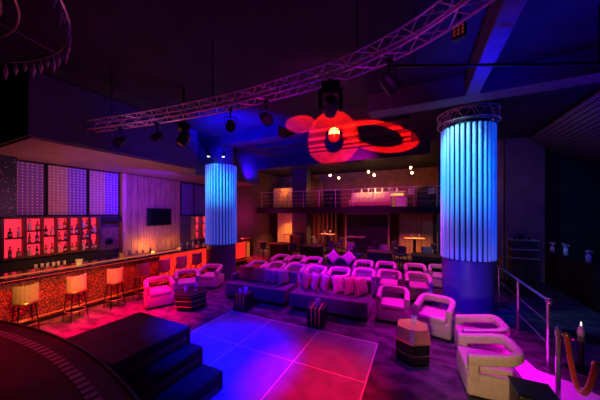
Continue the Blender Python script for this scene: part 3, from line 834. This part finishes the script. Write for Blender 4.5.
# ------------------------------------------------------------------ mezzanine
struct(MB().box((-3.5,14.5,2.5), (11.6,3.0,.30)).build('floor_mezzanine', 'ceil'))
struct(MB().box((-3.5,12.98,2.5), (11.6,.06,.34)).build('trim_mezzanine_edge', 'dark'))
struct(MB().box((-6.35,13.4,2.5), (.95,.6,4.98)).build('pillar_left', 'columncore'))
struct(MB().box((1.2,13.6,2.5), (.7,.8,4.98)).build('pillar_right', 'columncore'))
t = thing('mezzanine_railing', (-3.5,13.05,2.67), 'steel mezzanine railing with horizontal rails above the rear tables', 'railing')
for k in range(12):
    MB().tube([(-5.5+k*.98,0,0),(-5.5+k*.98,0,.95)], .018, 8).build('post', 'railpaint', t, smooth=True)
for z in (.25,.48,.71): MB().tube([(-5.5,0,z),(5.28,0,z)], .008, 6).build('cable', 'railpaint', t)
MB().tube([(-5.5,0,.95),(5.28,0,.95)], .020, 8).build('handrail', 'railpaint', t, smooth=True)
def panelling(name, x0, x1, y, z0, z1, n, m, label, d=.06):
    t = thing(name, ((x0+x1)/2,y,z0), label, 'wall panel')
    w = (x1-x0)/n
    mb = MB()
    for k in range(n): mb.box((-(x1-x0)/2+w*(k+.5),0,(z1-z0)/2), (w-.02,d,z1-z0), bev=.006, seg=1)
    mb.build('boards', m, t)
    MB().box((0,d/2+.01,(z1-z0)/2), (x1-x0,.02,z1-z0)).build('backing', 'dark', t)
    return t
panelling('timber_partition',-8.9,-7.25,14.3,2.65,4.0,3,'woodlight','orange lit timber partition on the mezzanine at left')
panelling('timber_partition',-8.6,-7.0,14.35,0,2.34,3,'woodlight','timber partition under the mezzanine at left with orange glow')
panelling('timber_panelling',-1.0,.75,15.3,0,2.34,3,'woodlight','brown timber panelling under the mezzanine at right')
def curtain(x0, x1, y, z0, z1, label):
    t = thing('curtain', ((x0+x1)/2,y,z0), label, 'curtain'); n = int((x1-x0)/.04)
    pts_ = [(-(x1-x0)/2+(x1-x0)*k/n, .05*math.sin(k*.9)) for k in range(n+1)]
    mb = MB(); vs = []; fs = []
    for p in pts_: vs += [(p[0],p[1],0.01),(p[0],p[1],z1-z0-.02)]
    for k in range(n): fs.append((2*k,2*k+2,2*k+3,2*k+1))
    mb._add(vs, fs); o = mb.build('drape', 'curtain', t, smooth=True)
    o.modifiers.new('thick','SOLIDIFY').thickness = .008
    MB().tube([(-(x1-x0)/2,0,z1-z0-.02),((x1-x0)/2,0,z1-z0-.02)], .015).build('rail', 'blackmetal', t)
curtain(-7.9,-4.75,15.75,0,2.34,'gold striped brown curtain under the mezzanine behind the pillar')
curtain(-6.9,-5.75,15.6,2.65,4.6,'striped brown curtain on the mezzanine beside the dark pillar')
t = thing('dark_screen', (-2.7,14.6,0), 'large black doorway screen under the mezzanine behind the tables', 'screen')
MB().box((0,0,1.15), (2.4,.1,2.3)).build('panel', 'black', t)
mb = MB()
for x in (-1.22,1.22): mb.box((x,-.02,1.16), (.08,.14,2.33))
mb.box((0,-.02,2.29), (2.5,.14,.07)); mb.build('frame', 'woodlight', t)
t = thing('cabinet', (-4.6,14.0,2.65), 'black cabinet on the mezzanine left of the lit counter', 'cabinet')
MB().box((0,0,.5), (.95,.45,1.0), bev=.01).build('body', 'black', t)
for s_ in (-1,1): 
    d_ = MB().box((s_*.235,-.23,.5), (.45,.02,.94)).build('door', 'blackmetal', t); MB().box((s_*.04,-.245,.55), (.015,.012,.16)).build('handle', 'brass', d_)
t = thing('mezzanine_counter', (-2.0,14.5,2.65), 'warm lit serving counter on the mezzanine', 'counter')
MB().box((0,0,.40), (2.7,.5,.8)).build('body', 'woodlight', t)
MB().box((0,-.03,.83), (2.8,.62,.06), bev=.01).build('top', 'white', t)
MB().box((0,-.285,.70), (2.6,.03,.10)).build('glow_strip', 'amberglow', t)
for k in range(6):
    glass(('vase','flute','shaker')[k % 3], (-2.95+k*.38,14.42,3.51), f'glassware on the mezzanine counter, {nth[k]} from the left', 'glassware on the mezzanine counter', s=1.2)
t = sofa('sofa',-2.32,13.62,0,2.2,'tan lounge sofa on the mezzanine behind the railing','tan',zb=.62,zs=.40,d=.7)
t.location.z = 2.65
for k in range(5):
    cushion(-3.16+k*.42,13.60,2.65+.40+.21,R(-8+k*5),R(-14),'cushpink' if k in (0,4) else 'label',f'pale cushion, {nth[k]} from the left on the mezzanine sofa','cushions on the mezzanine sofa')
t = thing('display_case', (-.76,13.9,2.65), 'pale low display case beside the mezzanine counter', 'display case')
MB().box((0,0,.25), (.55,.4,.5), bev=.01).build('body', 'white', t); MB().box((0,0,.52), (.58,.43,.03)).build('top', 'wood', t)
t = thing('mezzanine_cabinet', (.3,14.3,2.65), 'tall black cabinet at the right end of the mezzanine', 'cabinet')
MB().box((0,0,.55), (.7,.45,1.1), bev=.01).build('body', 'black', t); MB().box((0,-.235,.55), (.62,.02,1.0)).build('door', 'blackmetal', t)
def make_hstool(m):
    t = thing('high_stool', (0,0,0), 'x', 'stool', 'high stools on the mezzanine')
    MB().lathe([(.001,.62),(.17,.62),(.19,.65),(.17,.69),(.001,.69)], seg=18).build('seat', m, t, smooth=True)
    mb = MB(); mb.lathe([(.19,.66),(.20,.95),(.17,.95),(.165,.66)], seg=14, a0=R(20), a1=R(160)); mb.build('backrest', m, t, smooth=True)
    for sx in (-1,1):
        for sy in (-1,1): MB().tube([(sx*.11,sy*.11,.62),(sx*.16,sy*.16,0)], .013, 6).build('leg', 'blackmetal', t)
    MB().tube([(.2*math.cos(2*PI*k/20),.2*math.sin(2*PI*k/20),.2) for k in range(21)], .009, 6).build('foot_ring', 'steel', t)
    return t
hs = make_hstool('white')
for k, x in enumerate((-.32,.62)):
    place(hs, USED, (x,13.55,2.65), R(-20+40*k), ['white high stool at the mezzanine railing, left of the two','white high stool at the mezzanine railing, right of the two'][k])
# pendants
def make_pendant():
    t = thing('pendant_light', (0,0,0), 'x', 'pendant lamp', 'starry pendant lamps over the mezzanine')
    MB().sphere((0,0,0), .055, 10, 8).build('bulb', 'warmbulb', t)
    MB().lathe([(.001,.13),(.03,.13),(.05,.05),(.045,.04),(.001,.05)], seg=12).build('cap', 'brass', t)
    return t
pend = make_pendant()
for k, (x, z, lb) in enumerate(((-6.9,4.32,'warm pendant bulb above the dark pillar, leftmost over the mezzanine'),(-4.6,4.53,'warm pendant bulb, higher of the pair above the black cabinet'),(-4.08,4.35,'warm pendant bulb, lower of the pair above the black cabinet'),
              (-2.42,4.58,'warm pendant bulb, higher of the pair above the lit counter'),(-2.12,4.38,'warm pendant bulb, lower of the pair above the lit counter'),(-.33,4.64,'warm pendant bulb, upper of the pair above the white stool'),(-.27,4.38,'warm pendant bulb, lower of the pair above the white stool'))):
    o = place(pend, USED, (x,13.6,z), 0, lb)
    MB().tube([(0,0,.12),(0,0,4.999-z)], .006, 6).build('cord', 'blackmetal', o)
# small downlights under the slab
for k, x in enumerate((-7.6,-5.0,-.1)):
    t = thing('downlight', (x,13.4,2.35), f'small warm downlight under the mezzanine, {["left","middle","right"][k]} of three', 'spotlight', 'downlights under the mezzanine')
    MB().lathe([(.001,-.001),(.06,-.001),(.06,-.04),(.045,-.04),(.04,-.015),(.001,-.015)], seg=16).build('ring', 'steel', t, smooth=True)
    MB().sphere((0,0,-.02), .032, 10, 6, (1,1,.5)).build('bulb', 'warmbulb', t)

# ------------------------------------------------------------------ rear dining tables and chairs
def make_table(h, w, d, top):
    t = thing('dining_table', (0,0,0), 'x', 'table', 'rear tables under the mezzanine')
    MB().box((0,0,h-.02), (w,d,.04), bev=.008).build('top', top, t)
    MB().box((0,0,h/2), (.12,.12,h-.04)).build('pedestal', 'black', t)
    MB().box((0,0,.015), (.45,.45,.03), bev=.006).build('foot', 'blackmetal', t)
    return t
def make_block(h, w, d):
    t = thing('banquette_table', (0,0,0), 'x', 'table', 'dark block tables behind the armchairs')
    MB().box((0,0,h/2-.02), (w-.08,d-.08,h-.04)).build('body', 'black', t)
    MB().box((0,0,h-.02), (w,d,.04), bev=.008).build('top', 'wood', t)
    return t
tl, thh = make_block(.80,1.0,.7), make_table(1.12,.9,.6,'woodlight')
for k, (x, y) in enumerate(((-6.35,10.9),(-4.6,10.9),(-1.4,10.5),(.25,10.4))):
    place(tl, USED, (x,y,0), 0, ['dark block table at the left rear beside the orange partition','dark block table left of centre behind the back row','dark block table right of centre behind the back row','dark block table beside the right column, behind the back row'][k])
for k, (x, y) in enumerate(((-4.75,13.6),(-.15,13.2),(-2.9,12.8),(-6.6,12.5))):
    place(thh, USED, (x,y,0), 0, ['high table with lit top before the striped curtain','high table with bright lit top before the timber panelling','high table before the black doorway screen','high table near the orange partition at left'][k])
def make_dchair(m):
    t = thing('dining_chair', (0,0,0), 'x', 'chair', 'rear chairs under the mezzanine')
    MB().box((0,0,.60), (.42,.42,.07), bev=.025, seg=3).build('seat', m, t, smooth=True)
    mb = MB(); mb.lathe([(.20,.62),(.22,.92),(.19,.94),(.17,.62)], seg=14, a0=R(15), a1=R(165)); mb.build('backrest', m, t, smooth=True)
    for sx in (-1,1):
        for sy in (-1,1): MB().tube([(sx*.17,sy*.17,.58),(sx*.2,sy*.2,0)], .014, 6).build('leg', 'blackmetal', t)
    return t
dc = make_dchair('sofa'); dcp = make_dchair('cushpink'); dcp.name = 'dining_chair_pink'
PINK = (1,6,8,12)
spots = [(-6.95,10.25,170),(-5.55,11.55,10),(-5.35,10.3,200),(-3.9,11.5,-20),(-4.05,13.5,-70),(-5.45,13.4,80),(-2.95,11.9,180),(-2.1,12.7,-80),(-1.35,11.35,10),(-.65,11.2,-30),(-.95,12.9,75),(.55,12.8,-75),(.35,11.4,20),(-2.3,10.4,80)]
dl = ['before the leftmost dark block table','behind the leftmost dark block table','before the second dark block table','behind the second dark block table','right of the high table by the curtain','left of the high table by the curtain',
      'before the black doorway screen','right of the middle high table','behind the third dark block table','behind the third dark block table at its right end','left of the bright high table','right of the bright high table','behind the block table beside the right column','left of the third dark block table']
for k, (x, y, a) in enumerate(spots):
    place(dcp if k in PINK else dc, USED, (x,y,0), R(a), f'{"pink" if k in PINK else "dark"} low-backed chair {dl[k]}').name = 'dining_chair'
for k, (x, y) in enumerate(((-4.9,13.55),(-4.6,13.6),(-.3,13.15),(.05,13.2))):
    glass('flute' if k % 2 else 'vase', (x,y,1.121), f'glass on the {["curtain side high table, left","curtain side high table, right","bright high table, left","bright high table, right"][k]}', 'glasses on the high tables', s=1.1)
t = thing('low_cabinet', (-8.6,10.6,0), 'dark low cabinet by the red lit left wall beyond the column', 'cabinet')
MB().box((0,0,.5), (.6,1.2,1.0), bev=.01).build('body', 'dark', t)
for s_ in (-1,1): MB().box((.305,s_*.29,.5), (.02,.56,.92)).build('door', 'blackmetal', t)
MB().box((0,0,1.01), (.64,1.24,.03)).build('top', 'bartop', t)

# ------------------------------------------------------------------ lights
def spot(name, loc, tgt, col, e, deg, blend=.5, rad=.06):
    l = bpy.data.lights.new(name, 'SPOT'); l.color = col; l.energy = e; l.spot_size = R(deg); l.spot_blend = blend; l.shadow_soft_size = rad
    o = bpy.data.objects.new(name, l); COL.objects.link(o); o.location = loc
    o.rotation_euler = (Vector(tgt)-Vector(loc)).to_track_quat('-Z','Y').to_euler(); return o
def point(name, loc, col, e, rad=.08):
    l = bpy.data.lights.new(name, 'POINT'); l.color = col; l.energy = e; l.shadow_soft_size = rad
    o = bpy.data.objects.new(name, l); COL.objects.link(o); o.location = loc; return o
def area(name, loc, tgt, col, e, sx, sy, spread=PI):
    l = bpy.data.lights.new(name, 'AREA'); l.shape = 'RECTANGLE'; l.size = sx; l.size_y = sy; l.spread = spread; l.color = col; l.energy = e
    o = bpy.data.objects.new(name, l); COL.objects.link(o); o.location = loc
    o.rotation_euler = (Vector(tgt)-Vector(loc)).to_track_quat('-Z','Y').to_euler(); return o
BLUE, RED, MAG, VIO, CYAN, WARM = (.0,.0,1), (1,.0,.03), (1,.0,.75), (.35,.0,1), (.05,.6,1), (1,.5,.2)
def gobo(name, loc, tgt, col, e, a, b, inner=0, rot=0):
    """projector with an elliptical (or ring) gobo; a, b are half-extents as tangents"""
    o = spot(name, loc, tgt, col, e, 2*math.degrees(math.atan(max(a,b)*1.15)), .05, .012)
    o.data.use_nodes = True; nt = o.data.node_tree
    em = nt.nodes['Emission']; tc = nt.nodes.new('ShaderNodeTexCoord'); sx = nt.nodes.new('ShaderNodeSeparateXYZ')
    nt.links.new(tc.outputs['Normal'], sx.inputs[0])
    zz = math_node(nt, 'ABSOLUTE', sx.outputs['Z'])
    x = math_node(nt, 'DIVIDE', sx.outputs['X'], zz); y = math_node(nt, 'DIVIDE', sx.outputs['Y'], zz)
    c, s_ = math.cos(rot), math.sin(rot)
    u = math_node(nt, 'DIVIDE', math_node(nt, 'ADD', math_node(nt, 'MULTIPLY', x, c), math_node(nt, 'MULTIPLY', y, s_)), a)
    v = math_node(nt, 'DIVIDE', math_node(nt, 'SUBTRACT', math_node(nt, 'MULTIPLY', y, c), math_node(nt, 'MULTIPLY', x, s_)), b)
    d = math_node(nt, 'SQRT', math_node(nt, 'ADD', math_node(nt, 'MULTIPLY', u, u), math_node(nt, 'MULTIPLY', v, v)))
    m = math_node(nt, 'MULTIPLY', math_node(nt, 'LESS_THAN', d, 1.0), math_node(nt, 'GREATER_THAN', d, inner))
    nt.links.new(m, em.inputs['Strength'])
    return o
# floor pools
spot('blue_floor_spot', (-2.7,3.1,3.5), (-2.9,3.1,0), BLUE, 3300, 47, .8)
spot('blue_floor_spot_far', (-3.0,2.9,3.5), (-4.6,4.4,0), BLUE, 700, 44, .9)
spot('red_floor_spot', (-.5,2.9,3.5), (-1.25,3.2,0), (1,.0,.05), 1100, 38, .9)
spot('violet_floor_wash', (-1.6,3.1,3.5), (-1.7,4.0,0), (.55,.0,.8), 30, 60, 1)
# seating washes
spot('magenta_seating_top', (-.7,7.7,4.45), (-.7,7.3,0), (1,.0,.75), 900, 82, .8)
spot('violet_seating_top', (-3.4,8.0,4.45), (-3.4,7.4,0), (.85,.0,.85), 800, 84, .8)
spot('violet_seating_front', (-3.0,3.0,3.5), (-2.4,7.6,.5), (.08,.0,1), 1100, 36, .9)
spot('magenta_cushions', (-.6,3.1,3.5), (-2.0,6.2,.5), (1,.0,.45), 420, 30, .9)
spot('magenta_right_wash', (.35,5.0,4.3), (.50,5.0,.3), (.85,.0,.9), 700, 50, .8)
spot('violet_left_group', (-5.6,4.9,4.2), (-5.85,5.0,.3), (.85,.0,.65), 600, 50, .8)
spot('blue_sofa_wash', (-3.6,2.9,3.5), (-2.8,5.6,.2), (.04,.0,1), 650, 46, .9)
spot('blue_column_base', (-.5,3.6,3.5), (1.05,7.0,.5), BLUE, 1600, 24, .9)
spot('blue_chair_side', (-1.2,3.0,3.5), (.4,4.6,.2), (.05,.0,1), 160, 34, .9)
# warm white from the stage side
spot('warm_stage_front', (-.1,.9,1.15), (.85,4.3,.40), (1,.55,.24), 190, 40, .9, .15)
spot('warm_bar_front', (-3.2,1.2,2.6), (-7.0,2.7,.85), (1,.42,.09), 900, 32, .9, .15)
# bar reds
spot('red_carpet_spot', (-6.0,3.0,3.65), (-5.8,3.0,0), (1,.0,.07), 5200, 54, .9)
point('bar_shelf_red', (-8.5,3.2,1.7), (1,.03,.03), 12)
point('cladding_orange', (-8.85,5.8,1.15), (1,.28,.04), 34)
point('cladding_orange_right', (-8.85,6.9,1.15), (1,.28,.04), 10)
spot('purple_bar_wall', (-7.0,5.2,3.0), (-9.3,5.6,3.1), (.10,.0,1), 600, 120, 1)
spot('purple_bar_wall_left', (-6.9,2.4,2.5), (-9.3,3.4,3.0), (.8,.2,.5), 70, 100, 1)
spot('soffit_wash', (-6.5,2.8,1.2), (-7.7,4.0,3.75), (1,.40,.40), 140, 110, 1)
area('bar_front_red', (-7.22,4.6,1.03), (-7.40,4.6,.3), (1,.02,.015), 55, 7.4, .08, R(75))
point('far_bar_red', (-8.0,10.6,.9), (1,.03,.03), 70)
point('left_wall_purple', (-8.2,11.8,2.2), (.85,.0,.45), 45)
spot('far_floor_red', (-7.7,10.3,2.4), (-7.0,9.4,0), (1,.02,.02), 700, 85, .9)
# columns
spot('left_column_wash', (-5.2,4.6,3.9), (-6.55,6.9,3.2), (.0,.38,1), 480, 40, 1)
spot('left_column_white', (-6.30,6.2,4.36), (-6.5,6.6,3.2), (.05,.75,1), 9, 90, .8)
spot('right_column_wash', (-.2,4.4,3.9), (1.05,7.4,3.2), (.0,.32,1), 700, 46, 1)
spot('right_column_hot', (.45,6.3,4.7), (.95,7.0,3.9), (.25,.85,1), 100, 80, .8)
# ceiling: blue spill, red gobo shapes
spot('blue_ceiling_left', (-4.6,4.6,3.4), (-4.9,6.2,5), (.0,.0,1), 3000, 100, 1)
spot('blue_soffit', (-4.2,3.8,3.4), (-6.4,4.6,4.5), (.02,.0,1), 60, 95, 1)
spot('blue_ceiling_mid', (-7.0,9.2,4.0), (-7.4,9.6,5), (.02,.0,1), 260, 140, 1)
spot('blue_ceiling_right', (.9,4.4,3.4), (1.2,4.4,5), (.0,.0,1), 240, 110, 1)
spot('magenta_ceiling_mid', (-1.6,3.4,3.4), (-1.9,5.4,5), (.55,.0,.35), 90, 100, 1)
point('blue_ring', (1.13,7.46,4.75), (.0,.06,1), 9)
point('blue_right_hall', (3.4,6.5,3.0), (.0,.0,1), 90)
point('purple_truss_a', (-1.7,2.5,3.6), (.8,.0,.7), 3.2)
point('purple_truss_b', (-4.2,2.2,3.6), (.9,.15,.6), 5)
point('purple_truss_c', (-.1,2.2,3.6), (.55,.0,.8), 2.2)
point('red_chandelier', (-4.2,.9,3.6), (1,.02,.03), 0.3)
LAMP = (-.95,2.98,3.50)
gobo('red_ceiling_round', LAMP, (-2.59,7.97,5.0), (1,.006,.002), 52000, .155, .16)
gobo('red_ceiling_small', LAMP, (-3.1,6.5,5.0), (1,.006,.002), 40000, .10, .055)
gobo('red_ceiling_ring', LAMP, (-1.25,8.6,5.0), (1,.004,.002), 52000, .20, .085, .66, R(-14))
# rear and mezzanine warm light
for k, x in enumerate((-8.0,-5.2,-2.2,.0)): point('mezzanine_warm', (x,13.9,3.8), (1,.28,.05), 18)
point('counter_warm', (-2.0,14.05,3.75), (1,.45,.15), 14)
spot('sofa_warm', (-2.3,13.3,4.7), (-2.3,13.6,3.1), (1,.42,.12), 260, 90, .8)
spot('violet_rear_wash', (-2.0,8.5,4.6), (-3.0,15.0,3.2), (.8,.0,.5), 800, 75, 1)
for k, x in enumerate((-7.6,-5.0,-.1)): spot('under_mezzanine_spot', (x,13.4,2.28), (x,13.7,0), (1,.30,.06), 420, 110, .8)
point('partition_orange', (-7.15,14.05,1.2), (1,.17,.02), 40)
spot('rear_table_magenta', (-2.8,10.0,4.4), (-2.8,12.0,.5), (.7,.0,.8), 420, 80, 1)
# lower right glow
point('threshold_magenta', (1.42,4.75,.22), (1,.0,.9), 4, .05)
point('chair_gap_magenta', (1.30,4.55,.35), (1,.0,.9), 4, .05)
spot('red_stage_wash', (-5.2,.4,3.8), (-5.0,.9,.8), (1,.0,.04), 150, 75, 1)
point('grey_wall_fill', (3.0,9.6,3.3), (.75,.5,.55), 3)

w = bpy.data.worlds.new('world'); sc.world = w; w.use_nodes = True
w.node_tree.nodes['Background'].inputs['Color'].default_value = (.02,.01,.06,1)
w.node_tree.nodes['Background'].inputs['Strength'].default_value = .1

# ------------------------------------------------------------------ camera
cam = bpy.data.cameras.new('camera'); co = bpy.data.objects.new('camera', cam); COL.objects.link(co)
cam.sensor_width = 36; cam.lens = 245/600*36; cam.shift_y = .02; cam.clip_start = .05
co.location = (0,0,2.4); co.rotation_euler = (PI/2,0,R(25.7))
sc.camera = co
vs = sc.view_settings
vs.view_transform = 'Standard'; vs.look = 'None'; vs.exposure = 0; vs.gamma = 1; vs.use_curve_mapping = False
try:
    sc.cycles.use_denoising = True; sc.cycles.max_bounces = 6; sc.cycles.diffuse_bounces = 1; sc.cycles.use_light_tree = True; sc.cycles.sample_clamp_indirect = 4
except Exception: pass
